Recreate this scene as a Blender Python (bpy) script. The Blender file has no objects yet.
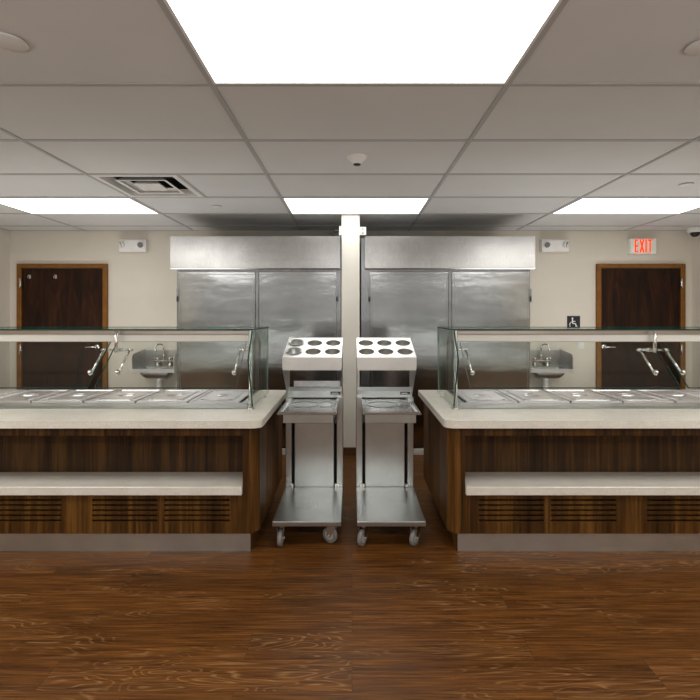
import bpy, bmesh, math, random
from mathutils import Vector, Matrix
random.seed(4)
PI = math.pi
SC = bpy.context.scene
COL = SC.collection
WORLD = {}                       # object name -> world position of its origin

# ------------------------------------------------------------------ camera
F, CX, CY, EYE = 458.0, 352.0, 314.0, 1.45
cam = bpy.data.cameras.new('camera')
cam.sensor_width = 36.0
cam.lens = F / 700 * 36
cam.shift_x = (350 - CX) / 700
cam.shift_y = -(350 - CY) / 700
co = bpy.data.objects.new('camera', cam)
co.location = (0, 0, EYE)
co.rotation_euler = (PI / 2, 0, 0)
COL.objects.link(co)
SC.camera = co

# ------------------------------------------------------------------ materials
def newmat(name):
    m = bpy.data.materials.new(name)
    m.use_nodes = True
    nt = m.node_tree
    nt.nodes.clear()
    out = nt.nodes.new('ShaderNodeOutputMaterial')
    return m, nt, out

def princ(nt, out, base=(.5, .5, .5), rough=.5, metal=0.0, **kw):
    p = nt.nodes.new('ShaderNodeBsdfPrincipled')
    p.inputs['Base Color'].default_value = (*base, 1)
    p.inputs['Roughness'].default_value = rough
    p.inputs['Metallic'].default_value = metal
    for k, v in kw.items():
        p.inputs[k].default_value = v
    nt.links.new(p.outputs[0], out.inputs[0])
    return p

def coords(nt, scale, kind='Object', rot=(0, 0, 0)):
    tc = nt.nodes.new('ShaderNodeTexCoord')
    mp = nt.nodes.new('ShaderNodeMapping')
    mp.inputs['Scale'].default_value = scale
    mp.inputs['Rotation'].default_value = rot
    nt.links.new(tc.outputs[kind], mp.inputs[0])
    return mp.outputs[0]

def world_coords(nt, scale):
    g = nt.nodes.new('ShaderNodeNewGeometry')
    mp = nt.nodes.new('ShaderNodeMapping')
    mp.inputs['Scale'].default_value = scale
    nt.links.new(g.outputs['Position'], mp.inputs[0])
    return mp.outputs[0]

def noise(nt, vec, scale=5, detail=4, rough=.55, dist=0.0):
    n = nt.nodes.new('ShaderNodeTexNoise')
    n.inputs['Scale'].default_value = scale
    n.inputs['Detail'].default_value = detail
    n.inputs['Roughness'].default_value = rough
    n.inputs['Distortion'].default_value = dist
    nt.links.new(vec, n.inputs['Vector'])
    return n.outputs[0]

def ramp(nt, fac, stops, interp='LINEAR'):
    r = nt.nodes.new('ShaderNodeValToRGB')
    r.color_ramp.interpolation = interp
    el = r.color_ramp.elements
    while len(el) < len(stops):
        el.new(.5)
    for e, (p, c) in zip(el, stops):
        e.position = p
        e.color = (*c, 1) if len(c) == 3 else c
    nt.links.new(fac, r.inputs[0])
    return r.outputs[0]

def mix(nt, a, b, fac, mode='MIX'):
    n = nt.nodes.new('ShaderNodeMix')
    n.data_type = 'RGBA'
    n.blend_type = mode
    for s, v in ((0, fac), (6, a), (7, b)):
        if hasattr(v, 'is_linked'):
            nt.links.new(v, n.inputs[s])
        else:
            n.inputs[s].default_value = v if s == 0 else (*v, 1)
    return n.outputs[2]

def math_n(nt, op, a, b=None):
    n = nt.nodes.new('ShaderNodeMath')
    n.operation = op
    for s, v in ((0, a), (1, b)):
        if v is None:
            continue
        if hasattr(v, 'is_linked'):
            nt.links.new(v, n.inputs[s])
        else:
            n.inputs[s].default_value = v
    return n.outputs[0]

def bump(nt, p, h, strength=.1, dist=.01):
    b = nt.nodes.new('ShaderNodeBump')
    b.inputs['Strength'].default_value = strength
    b.inputs['Distance'].default_value = dist
    nt.links.new(h, b.inputs['Height'])
    nt.links.new(b.outputs[0], p.inputs['Normal'])

def simple(name, base, rough=.5, metal=0.0, var=.06, vscale=8, **kw):
    m, nt, out = newmat(name)
    p = princ(nt, out, base, rough, metal, **kw)
    if var:
        n = noise(nt, world_coords(nt, (1, 1, 1)), vscale, 3)
        lo = tuple(max(0, c * (1 - var)) for c in base)
        hi = tuple(min(1, c * (1 + var)) for c in base)
        nt.links.new(ramp(nt, n, [(.3, lo), (.7, hi)]), p.inputs['Base Color'])
    return m

def steel(name, base=(.62, .61, .59), rough=.3, grain=(2, 2, 160), wav=0.0, rvar=.07, gb=.02):
    m, nt, out = newmat(name)
    p = princ(nt, out, base, rough, 1.0)
    g = noise(nt, world_coords(nt, grain), 6, 3)
    cloud = noise(nt, world_coords(nt, (1, 1, 1)), 4.5, 4, .6)
    nt.links.new(ramp(nt, g, [(.25, (rough - rvar,) * 3), (.75, (rough + rvar,) * 3)]), p.inputs['Roughness'])
    c = ramp(nt, cloud, [(.3, tuple(v * .9 for v in base)), (.7, tuple(min(1, v * 1.06) for v in base))])
    nt.links.new(c, p.inputs['Base Color'])
    if wav:
        w = noise(nt, world_coords(nt, (1.3, 1, 3.2)), 2.4, 2, .4)
        ht = math_n(nt, 'ADD', w, math_n(nt, 'MULTIPLY', g, gb))
        bump(nt, p, ht, wav, .05)
    else:
        bump(nt, p, g, .04, .002)
    return m

M = {}
M['steel'] = steel('brushed_steel', (.52, .525, .515), .32, (160, 2, 2))
M['steel_frame'] = steel('refrigerator_frame_steel', (.30, .305, .31), .28, (160, 160, 2))
M['steel_v'] = steel('brushed_steel_vertical', (.60, .595, .585), .30, (160, 160, 2))
M['steel_cart'] = steel('cart_steel', (.58, .605, .59), .30, (90, 90, 1), rvar=.03)
M['steel_bright'] = steel('bright_steel', (.66, .645, .61), .38, (120, 2, 2))
M['steel_top'] = steel('plate_steel', (.86, .85, .83), .42, (120, 2, 2))
M['steel_tray'] = steel('tray_steel', (.52, .525, .525), .2, (2, 40, 2), rvar=.02)
M['steel_lid'] = steel('lid_steel', (.80, .79, .78), .36, (120, 3, 3))
M['steel_door'] = steel('refrigerator_door_steel', (.39, .395, .39), .17, (2, 160, 160), wav=.07, rvar=.03)
M['steel_fascia'] = steel('refrigerator_fascia_steel', (.50, .495, .485), .26, (160, 2, 2), rvar=.04)
M['steel_kick'] = steel('kick_steel', (.66, .655, .63), .42, (2, 2, 120))
M['bar'] = simple('light_bar_housing', (.60, .585, .54), .35, 0, .03)
M['rail'] = simple('rail_steel_floor_tint', (.42, .36, .31), .3, 1.0, .06)  # brown of the reflected floor put into the steel's colour
M['chrome'] = simple('chrome', (.82, .82, .81), .12, 1.0, 0)
M['satin'] = simple('satin_nickel', (.72, .70, .67), .26, 1.0, .04, 20)
M['dark'] = simple('dark_void', (.012, .011, .010), .7, 0, .1)
M['black'] = simple('black_plastic', (.018, .018, .019), .38, 0, .1)
M['white'] = simple('white_plastic', (.80, .79, .77), .4, 0, .03)
M['white_metal'] = simple('white_painted_metal', (.76, .75, .72), .4, 0, .03)
M['grey_lens'] = simple('grey_lamp_lens', (.20, .20, .21), .2, 0, .1)
M['mirror_grey'] = simple('lamp_reflector', (.5, .5, .51), .2, 1.0, 0)
M['rubber'] = simple('grey_rubber_tread', (.21, .205, .19), .6, 0, .08, 30)
M['hub_grey'] = simple('grey_hub_plastic', (.42, .42, .40), .4, 0, .05)
M['pvc'] = simple('white_pipe', (.72, .71, .68), .4, 0, .04)
M['sign_black'] = simple('sign_black', (.022, .020, .026), .4, 0, .05)
M['sign_white'] = simple('sign_white', (.85, .85, .83), .5, 0, .02)
M['doorframe'] = simple('stained_door_frame', (.21, .085, .008), .42, 0, .18, 14)

def wall_mat(name, c):
    m, nt, out = newmat(name)
    p = princ(nt, out, c, .75)
    n = noise(nt, world_coords(nt, (1, 1, 1)), 1.6, 3)
    nt.links.new(ramp(nt, n, [(.3, tuple(v * .965 for v in c)), (.7, tuple(v * 1.03 for v in c))]), p.inputs['Base Color'])
    b = noise(nt, world_coords(nt, (1, 1, 1)), 180, 3)
    bump(nt, p, b, .08, .002)
    return m
M['wall'] = wall_mat('warm_wall_paint', (.675, .63, .55))
M['column'] = wall_mat('cream_wall_paint', (.72, .695, .63))
M['ceiling'] = wall_mat('ceiling_tile', (.655, .655, .65))
M['grid'] = simple('ceiling_grid_paint', (.43, .43, .42), .5, 0, .03)
M['vent_white'] = simple('vent_paint', (.72, .71, .69), .5, 0, .03)
M['base_brown'] = simple('brown_vinyl_base', (.12, .05, .018), .45, 0, .15, 10)

def stone():
    m, nt, out = newmat('cream_quartz')
    p = princ(nt, out, (.7, .66, .57), .3)
    a = noise(nt, world_coords(nt, (1, 1, 1)), 260, 2, .7)
    b = noise(nt, world_coords(nt, (1, 1.3, 1)), 9, 5, .6)
    c1 = ramp(nt, a, [(.33, (.60, .56, .49)), (.5, (.74, .71, .645)), (.72, (.82, .79, .73))])
    c2 = ramp(nt, b, [(.3, (.90, .885, .85)), (.7, (1, 1, 1))])
    nt.links.new(mix(nt, c1, c2, 1.0, 'MULTIPLY'), p.inputs['Base Color'])
    return m
M['stone'] = stone()

def walnut(name, lo, mid, hi, rough=.36):
    m, nt, out = newmat(name)
    p = princ(nt, out, mid, rough, **{'Specular IOR Level': .32})
    v = world_coords(nt, (38, 38, 1.1))
    n1 = noise(nt, v, 1.0, 6, .62, .6)
    n2 = noise(nt, world_coords(nt, (9, 9, .35)), 1.0, 3, .5, .4)
    n3 = noise(nt, world_coords(nt, (150, 150, 5)), 1.0, 2, .5)
    f = math_n(nt, 'ADD', math_n(nt, 'MULTIPLY', n1, .55), math_n(nt, 'MULTIPLY', n2, .45))
    c = ramp(nt, f, [(.36, lo), (.49, mid), (.60, hi), (.68, mid)])
    c3 = ramp(nt, n3, [(.3, (.72, .72, .72)), (.7, (1.1, 1.1, 1.1))])
    nt.links.new(mix(nt, c, c3, 1.0, 'MULTIPLY'), p.inputs['Base Color'])
    bump(nt, p, n3, .04, .002)
    return m
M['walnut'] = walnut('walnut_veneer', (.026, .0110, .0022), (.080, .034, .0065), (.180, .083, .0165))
M['walnut_niche_shade'] = walnut('walnut_veneer_niche_shade', (.018, .0075, .0016), (.056, .0235, .0045), (.125, .057, .0115))  # darker copy of the walnut, recess shade put into its colour
M['walnut_side_lit'] = walnut('walnut_veneer_side_lit', (.040, .017, .0036), (.112, .049, .0100), (.200, .094, .0205), .5)  # walnut lightened in colour to make up for little light on the ends

def door_wood():
    m, nt, out = newmat('dark_stained_birch')
    p = princ(nt, out, (.04, .012, .005), .42, **{'Specular IOR Level': .25})
    n1 = noise(nt, world_coords(nt, (5, 5, .9)), 1.4, 6, .65, 1.6)
    n2 = noise(nt, world_coords(nt, (60, 60, 4)), 1, 3, .6)
    c = ramp(nt, n1, [(.32, (.009, .0028, .0010)), (.52, (.029, .0088, .0022)), (.72, (.070, .022, .005))])
    c2 = ramp(nt, n2, [(.3, (.75, .75, .75)), (.7, (1.1, 1.1, 1.1))])
    nt.links.new(mix(nt, c, c2, 1.0, 'MULTIPLY'), p.inputs['Base Color'])
    return m
M['door'] = door_wood()

def floor_mat():
    m, nt, out = newmat('wood_plank_floor')
    p = princ(nt, out, (.13, .055, .018), .34, **{'Specular IOR Level': .26})
    br = nt.nodes.new('ShaderNodeTexBrick')
    br.offset = .37
    br.inputs['Scale'].default_value = 1
    br.inputs['Brick Width'].default_value = 1.22
    br.inputs['Row Height'].default_value = .16
    br.inputs['Mortar Size'].default_value = .0012
    br.inputs['Mortar Smooth'].default_value = .3
    br.inputs['Color1'].default_value = (0, 0, 0, 1)
    br.inputs['Color2'].default_value = (1, 1, 1, 1)
    br.inputs['Mortar'].default_value = (.5, .5, .5, 1)
    nt.links.new(world_coords(nt, (1, 1, 1)), br.inputs['Vector'])
    # every plank gets its own stretch of grain
    g = nt.nodes.new('ShaderNodeNewGeometry')
    off = nt.nodes.new('ShaderNodeVectorMath'); off.operation = 'MULTIPLY_ADD'
    nt.links.new(br.outputs['Color'], off.inputs[0])
    off.inputs[1].default_value = (7.3, 3.1, 0)
    nt.links.new(g.outputs['Position'], off.inputs[2])
    def mp(scale):
        q = nt.nodes.new('ShaderNodeMapping')
        q.inputs['Scale'].default_value = scale
        nt.links.new(off.outputs[0], q.inputs[0])
        return q.outputs[0]
    fine = noise(nt, mp((3.4, 100, 1)), 1.0, 5, .65, .3)
    coarse = noise(nt, mp((1.3, 12, 1)), 1.0, 4, .55, .8)
    # cathedral figure: contour lines of a stretched noise field
    fld = noise(nt, mp((2.5, 17, 1)), 1.0, 1.0, .4, .5)
    rings = math_n(nt, 'FRACT', math_n(nt, 'MULTIPLY', fld, 11.0))
    line = ramp(nt, rings, [(.0, (0, 0, 0)), (.30, (0, 0, 0)), (.5, (1, 1, 1)), (.68, (0, 0, 0))])
    where = ramp(nt, noise(nt, mp((1.2, 4.5, 1)), 1.0, 2), [(.50, (0, 0, 0)), (.60, (1, 1, 1))])
    brk = ramp(nt, fine, [(.34, (0, 0, 0)), (.52, (1, 1, 1))])
    lines = math_n(nt, 'MULTIPLY', math_n(nt, 'MULTIPLY', line, where), brk)
    base = ramp(nt, fine, [(.30, (.042, .0150, .0034)), (.46, (.116, .0445, .0088)), (.58, (.168, .066, .0130)), (.74, (.245, .106, .024))])
    tone = ramp(nt, coarse, [(.32, (.62, .60, .58)), (.68, (1.18, 1.16, 1.12))])
    c = mix(nt, base, tone, 1.0, 'MULTIPLY')
    pl = ramp(nt, br.outputs['Color'], [(0, (.92, .92, .92)), (1, (1.06, 1.06, 1.06))])
    c = mix(nt, c, pl, 1.0, 'MULTIPLY')
    c = mix(nt, c, (.38, .22, .095), math_n(nt, 'MULTIPLY', lines, .52))
    c = mix(nt, c, (.030, .012, .005), math_n(nt, 'MULTIPLY', br.outputs['Fac'], .6))
    nt.links.new(c, p.inputs['Base Color'])
    nt.links.new(ramp(nt, coarse, [(.3, (.34,) * 3), (.7, (.48,) * 3)]), p.inputs['Roughness'])
    bump(nt, p, fine, .10, .003)
    return m
M['floor'] = floor_mat()

def glass_mat(name, tint, f0=.045, f90=.55):
    m, nt, out = newmat(name)
    tr = nt.nodes.new('ShaderNodeBsdfTransparent'); tr.inputs[0].default_value = (*tint, 1)
    gl = nt.nodes.new('ShaderNodeBsdfGlossy'); gl.inputs['Roughness'].default_value = .015
    gl.inputs['Color'].default_value = (1, .97, .91, 1)
    lw = nt.nodes.new('ShaderNodeLayerWeight'); lw.inputs['Blend'].default_value = .5
    fac = math_n(nt, 'ADD', math_n(nt, 'MULTIPLY', math_n(nt, 'POWER', lw.outputs['Facing'], 4.0), f90), f0)
    mx = nt.nodes.new('ShaderNodeMixShader')
    nt.links.new(fac, mx.inputs[0]); nt.links.new(tr.outputs[0], mx.inputs[1]); nt.links.new(gl.outputs[0], mx.inputs[2])
    nt.links.new(mx.outputs[0], out.inputs[0])
    return m
M['glass'] = glass_mat('clear_glass', (.955, .975, .965), .026)
M['glass_end'] = glass_mat('clear_end_glass', (.90, .955, .935), .05, .9)
def edge_mat(nm, lo, hi):
    m, nt, out = newmat(nm)
    p = princ(nt, out, (.03, .15, .13), .3, **{'Specular IOR Level': .25})
    n = noise(nt, world_coords(nt, (3, 3, 3)), 2, 2)
    nt.links.new(ramp(nt, n, [(.35, lo), (.65, hi)]), p.inputs['Base Color'])
    return m
M['glass_edge'] = edge_mat('green_glass_edge', (.003, .038, .034), (.010, .085, .075))
M['glass_edge_pale'] = edge_mat('pale_glass_edge', (.14, .24, .21), (.30, .40, .36))

def emit(name, c, s):
    m, nt, out = newmat(name)
    e = nt.nodes.new('ShaderNodeEmission')
    e.inputs[0].default_value = (*c, 1)
    e.inputs[1].default_value = s
    nt.links.new(e.outputs[0], out.inputs[0])
    return m
LIGHT = 3.4
M['lens'] = emit('lit_troffer_lens', (1, .985, .96), LIGHT)
M['exit_red'] = emit('lit_exit_red', (1, .06, .012), 1.15)
M['exit_face'] = simple('exit_sign_face', (.86, .90, .84), .45, 0, .02)

# ------------------------------------------------------------------ mesh helpers
def bmn():
    return bmesh.new()

def box(bm, x0, x1, y0, y1, z0, z1, mi=0, bev=0.0, seg=1):
    x0, x1 = min(x0, x1), max(x0, x1)
    vs = [bm.verts.new((x, y, z)) for x in (x0, x1) for y in (y0, y1) for z in (z0, z1)]
    idx = [(0, 1, 3, 2), (4, 6, 7, 5), (0, 4, 5, 1), (2, 3, 7, 6), (0, 2, 6, 4), (1, 5, 7, 3)]
    fs = [bm.faces.new([vs[i] for i in f]) for f in idx]
    for f in fs:
        f.material_index = mi
    if bev:
        es = list({e for f in fs for e in f.edges})
        r = bmesh.ops.bevel(bm, geom=es, offset=bev, segments=seg, affect='EDGES', profile=.5)
        for f in r['faces']:
            f.material_index = mi

def prism(bm, poly, a0, a1, axis, mi=0, side_mi=None):
    """poly: 2-D points; axis 'x': points are (y,z); 'z': (x,y); 'y': (x,z)."""
    def put(p, a):
        if axis == 'x': return (a, p[0], p[1])
        if axis == 'y': return (p[0], a, p[1])
        return (p[0], p[1], a)
    v0 = [bm.verts.new(put(p, a0)) for p in poly]
    v1 = [bm.verts.new(put(p, a1)) for p in poly]
    n = len(poly)
    fs = [bm.faces.new(v0), bm.faces.new(v1[::-1])]
    for f in fs: f.material_index = mi
    for i in range(n):
        f = bm.faces.new((v0[i], v1[i], v1[(i + 1) % n], v0[(i + 1) % n]))
        f.material_index = mi if side_mi is None else side_mi

def frame_of(d):
    d = d.normalized()
    a = Vector((0, 0, 1)) if abs(d.z) < .9 else Vector((1, 0, 0))
    u = d.cross(a).normalized()
    return u, d.cross(u).normalized()

def tube(bm, pts, r, n=12, mi=0, caps=True):
    pts = [Vector(p) for p in pts]
    rings = []
    u = w = None
    for i, p in enumerate(pts):
        d = (pts[min(i + 1, len(pts) - 1)] - pts[max(i - 1, 0)])
        if u is None:
            u, w = frame_of(d)
        else:
            d.normalize()
            u = (u - d * u.dot(d)).normalized()
            w = d.cross(u).normalized()
        rr = r[i] if isinstance(r, (list, tuple)) else r
        rings.append([bm.verts.new(p + (u * math.cos(2 * PI * k / n) + w * math.sin(2 * PI * k / n)) * rr) for k in range(n)])
    for a, b in zip(rings, rings[1:]):
        for k in range(n):
            f = bm.faces.new((a[k], a[(k + 1) % n], b[(k + 1) % n], b[k]))
            f.smooth = True; f.material_index = mi
    if caps:
        for q in (rings[0][::-1], rings[-1]):
            f = bm.faces.new(q); f.material_index = mi

def lathe(bm, prof, c, axis='z', n=28, mi=0, smooth=True):
    """prof: list of (radius, height) along the axis; radius 0 closes it."""
    c = Vector(c)
    ex = {'z': (Vector((1, 0, 0)), Vector((0, 1, 0)), Vector((0, 0, 1))),
          'y': (Vector((1, 0, 0)), Vector((0, 0, 1)), Vector((0, 1, 0))),
          'x': (Vector((0, 1, 0)), Vector((0, 0, 1)), Vector((1, 0, 0)))}[axis] if isinstance(axis, str) else (*frame_of(Vector(axis)), Vector(axis).normalized())
    rings = []
    for r, h in prof:
        if r < 1e-6:
            rings.append([bm.verts.new(c + ex[2] * h)])
        else:
            rings.append([bm.verts.new(c + ex[0] * r * math.cos(2 * PI * k / n) + ex[1] * r * math.sin(2 * PI * k / n) + ex[2] * h) for k in range(n)])
    for a, b in zip(rings, rings[1:]):
        for k in range(n):
            k2 = (k + 1) % n
            if len(a) == 1 and len(b) == 1: continue
            if len(a) == 1: f = bm.faces.new((a[0], b[k2], b[k]))
            elif len(b) == 1: f = bm.faces.new((a[k], a[k2], b[0]))
            else: f = bm.faces.new((a[k], a[k2], b[k2], b[k]))
            f.smooth = smooth; f.material_index = mi

def strip(bm, pts, w, y0, y1, mi=0):
    """a flat stroke in the x-z plane, from y0 to y1"""
    for a, b in zip(pts, pts[1:]):
        a, b = Vector(a), Vector(b)
        d = (b - a).normalized(); nrm = Vector((-d.y, d.x)) * w / 2
        a2, b2 = a - d * w * .25, b + d * w * .25
        prism(bm, [tuple(a2 + nrm), tuple(b2 + nrm), tuple(b2 - nrm), tuple(a2 - nrm)], y0, y1, 'y', mi)

def obj(name, bm, mats, parent=None, weld=True, recalc=True):
    if recalc:
        bmesh.ops.recalc_face_normals(bm, faces=bm.faces[:])
    lo = Vector((1e9,) * 3); hi = -lo
    for v in bm.verts:
        for i in range(3):
            lo[i] = min(lo[i], v.co[i]); hi[i] = max(hi[i], v.co[i])
    c = Vector(((lo.x + hi.x) / 2, (lo.y + hi.y) / 2, lo.z))
    for v in bm.verts:
        v.co -= c
    me = bpy.data.meshes.new(name)
    bm.to_mesh(me); bm.free()
    for m in (mats if isinstance(mats, (list, tuple)) else [mats]):
        me.materials.append(M[m])
    o = bpy.data.objects.new(name, me)
    COL.objects.link(o)
    WORLD[o.name] = c.copy()
    if parent is not None:
        o.parent = parent
        o.location = c - WORLD[parent.name]
    else:
        o.location = c
    return o

def tag(o, label, cat, group=None):
    o['label'] = label; o['category'] = cat
    if group: o['group'] = group
    return o

def thing(name, loc, label=None, cat=None, group=None):
    o = bpy.data.objects.new(name, None)
    o.empty_display_size = .1
    o.location = loc
    COL.objects.link(o)
    WORLD[o.name] = Vector(loc)
    if label: tag(o, label, cat, group)
    return o

def struct(o):
    o['kind'] = 'structure'
    return o

def X(px, Y): return (px - CX) * Y / F
def Z(py, Y): return EYE - (py - CY) * Y / F

# ------------------------------------------------------------------ the room
XL, XR, YB, YF, H = -4.22, 4.19, 5.65, -2.6, 2.48
bm = bmn(); box(bm, XL - .1, XR + .1, YF, YB + .1, -.06, 0); struct(obj('floor', bm, 'floor'))
bm = bmn(); box(bm, XL - .1, XR + .1, YB, YB + .1, 0, H + .1); struct(obj('wall_back', bm, 'wall'))
bm = bmn(); box(bm, XL - .1, XL, YF, YB, 0, H + .1); struct(obj('wall_left', bm, 'wall'))
bm = bmn(); box(bm, XR, XR + .1, YF, YB, 0, H + .1); struct(obj('wall_right', bm, 'wall'))
MX0, MX1, MY = -.108, .078, 4.70
bm = bmn(); box(bm, MX0, MX1, MY, YB, 0, H, 0, .004); struct(obj('wall_middle', bm, 'column'))
bm = bmn(); box(bm, MX0 - .006, MX1 + .006, MY - .008, MY + .3, 0, .082, 0, .002); struct(obj('baseboard_middle', bm, 'base_brown'))

# ceiling: flat tiles, with an opening where the air diffuser sits
PX, PY, GX0, GY0 = 1.324, .66, -.627, 1.39       # grid pitch and one crossing
VX0, VX1, VY0, VY1 = GX0 - PX, GX0 - PX / 2, GY0 + 3 * PY, GY0 + 4 * PY
bm = bmn()
xs = sorted([XL, XR, VX0, VX1]); ys = sorted([YF, YB, VY0, VY1])
for i in range(3):
    for j in range(3):
        if i == 1 and j == 1: continue
        box(bm, xs[i], xs[i + 1], ys[j], ys[j + 1], H, H + .012)
struct(obj('ceiling', bm, 'ceiling'))
bm = bmn()
b = .012
cols = [GX0 + k * PX for k in range(-2, 4)]
rows = [GY0 + k * PY for k in range(-6, 7)]
for x in cols: box(bm, x - b, x + b, YF, YB, H - .006, H + .002)
for y in rows:
    if y < YB: box(bm, XL, XR, y - b, y + b, H - .0055, H + .002)
box(bm, VX1 - b, VX1 + b, VY0, VY1, H - .006, H + .002)
box(bm, XL, XR, YB - .02, YB, H - .006, H); box(bm, XL, XL + .02, YF, YB, H - .006, H); box(bm, XR - .02, XR, YF, YB, H - .006, H)
struct(obj('trim_1', bm, 'grid'))

# ------------------------------------------------------------------ ceiling lights
def troffer(ci, ri, label):
    x0, x1 = GX0 + ci * PX + b, GX0 + (ci + 1) * PX - b
    y0, y1 = GY0 + ri * PY + b, GY0 + (ri + 1) * PY - b
    t = thing('ceiling_light', ((x0 + x1) / 2, (y0 + y1) / 2, H - .008), label, 'ceiling light', 'lit ceiling panels')
    bm = bmn(); e = .012
    for a in ((x0, x1, y0, y0 + e), (x0, x1, y1 - e, y1), (x0, x0 + e, y0 + e, y1 - e), (x1 - e, x1, y0 + e, y1 - e)):
        box(bm, *a, H - .009, H - .001)
    obj('light_frame', bm, 'white_metal', t)
    bm = bmn(); box(bm, x0 + e, x1 - e, y0 + e, y1 - e, H - .006, H - .001)
    obj('diffuser', bm, 'lens', t)
troffer(0, 0, 'largest bright ceiling panel, nearest, at the top of the view')
troffer(0, 4, 'small lit ceiling panel in the middle, right in front of the cream column')
troffer(-2, 4, 'lit ceiling panel toward the left wall, before the left door')
troffer(2, 4, 'lit ceiling panel toward the right wall, before the exit sign')

def lamp(name, x, y, z, sx, sy, power, rot=(0, 0, 0), col=(1, .985, .96)):
    l = bpy.data.lights.new(name, 'AREA'); l.shape = 'RECTANGLE'; l.size = sx; l.size_y = sy
    l.energy = power; l.color = col
    o = bpy.data.objects.new(name, l); o.location = (x, y, z); o.rotation_euler = rot
    COL.objects.link(o)
    return o
# the rest of the ceiling panels of the dining room, out of view
for ci in (-2, 2):
    lamp('dining_room_lamp', GX0 + (ci + .5) * PX, GY0 + .5 * PY, H - .02, 1.28, .62, 24)
for ci in (-2, 0, 2):
    lamp('dining_room_lamp', GX0 + (ci + .5) * PX, GY0 - 3.5 * PY, H - .02, 1.28, .62, 24)

# added upward fill lamps behind the viewer, brightening the ceiling
for ux in (-2.4, 0, 2.4):
    lamp('ceiling_fill', ux, -1.9, .75, 2.0, 1.2, 34, (PI, 0, 0))
# added fill lamps low in the service aisle, lifting the far ceiling
for ux in (-2.55, 2.55):
    lamp('aisle_fill', ux, 4.2, .30, 2.2, .6, 16, (PI, 0, 0))

# ------------------------------------------------------------------ air diffuser
vcx, vcy = (VX0 + VX1) / 2, (VY0 + VY1) / 2
vent = thing('air_vent', (vcx, vcy, H - .008), 'white square air diffuser with nested louvres in the ceiling', 'air vent')
def sq_ring(bm, h0, z0, h1, z1, mi=0, th=.0):
    a = [bm.verts.new((vcx + sx * h0, vcy + sy * h0, z0)) for sx, sy in ((-1, -1), (1, -1), (1, 1), (-1, 1))]
    c = [bm.verts.new((vcx + sx * h1, vcy + sy * h1, z1)) for sx, sy in ((-1, -1), (1, -1), (1, 1), (-1, 1))]
    for k in range(4):
        f = bm.faces.new((a[k], a[(k + 1) % 4], c[(k + 1) % 4], c[k])); f.material_index = mi
bm = bmn(); sq_ring(bm, .318, H - .004, .280, H - .006); sq_ring(bm, .280, H - .006, .262, H + .05)
obj('vent_frame', bm, 'vent_white', vent)
bm = bmn(); sq_ring(bm, .262, H + .05, .262, H + .14)
v = [bm.verts.new((vcx + sx * .262, vcy + sy * .262, H + .14)) for sx, sy in ((-1, -1), (1, -1), (1, 1), (-1, 1))]
bm.faces.new(v); obj('vent_throat', bm, 'dark', vent)
bm = bmn(); sq_ring(bm, .198, H - .006, .15, H + .03); sq_ring(bm, .198, H - .006, .172, H - .004); obj('louvre', bm, 'vent_white', vent)
bm = bmn(); sq_ring(bm, .105, H - .006, .08, H + .02); sq_ring(bm, .105, H - .006, .085, H - .004)
v = [bm.verts.new((vcx + sx * .085, vcy + sy * .085, H - .004)) for sx, sy in ((-1, -1), (1, -1), (1, 1), (-1, 1))]
bm.faces.new(v); obj('louvre', bm, 'vent_white', vent)

# ------------------------------------------------------------------ small ceiling fittings
def ceil_at(px, py):
    Y = (H - EYE) * F / (CY - py)
    return X(px, Y), Y
def cover(px, py, r, label):
    x, y = ceil_at(px, py)
    bm = bmn()
    lathe(bm, [(r * .35, 0), (r * .35, -.006), (r, -.007), (r, -.0105), (r * .93, -.0125), (0, -.0125)], (x, y, H), 'z', 36)
    tag(obj('sprinkler_cover', bm, 'vent_white'), label, 'sprinkler cover', 'round sprinkler covers on the ceiling')
cover(9, 40, .062, 'round flat sprinkler cover in the upper left corner of the ceiling')
cover(703, 44, .058, 'round sprinkler cover in the upper right corner, half cut by the edge')
cover(686, 184, .052, 'small round sprinkler cover near the right ceiling panel')
cover(217, 206, .045, 'small round sprinkler cover behind the air vent, above the left refrigerator')
x, y = ceil_at(357, 157)
s = thing('ceiling_sensor', (x, y, H - .055), 'small white cone shaped sensor with black tip on ceiling centre', 'sensor')
bm = bmn(); lathe(bm, [(.066, 0), (.066, -.008), (.058, -.014), (.03, -.046), (.026, -.048), (0, -.048)], (x, y, H), 'z', 32); obj('housing', bm, 'white', s)
bm = bmn(); lathe(bm, [(.025, -.047), (.024, -.053), (.012, -.057), (0, -.057)], (x, y, H), 'z', 24); obj('sensor_lens', bm, 'black', s)
# dome camera in the far right corner
x, y = 4.09, 5.46
s = thing('dome_camera', (x, y, H - .115), 'white dome security camera with black lens in the right ceiling corner', 'security camera')
bm = bmn(); lathe(bm, [(.078, -.002), (.082, -.045), (.076, -.058), (.05, -.06)], (x, y, H), 'z', 32); obj('housing', bm, 'white', s)
bm = bmn(); lathe(bm, [(.052, -.058), (.048, -.08), (.034, -.1), (.016, -.109), (0, -.111)], (x, y, H), 'z', 28); obj('dome', bm, 'black', s)

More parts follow.
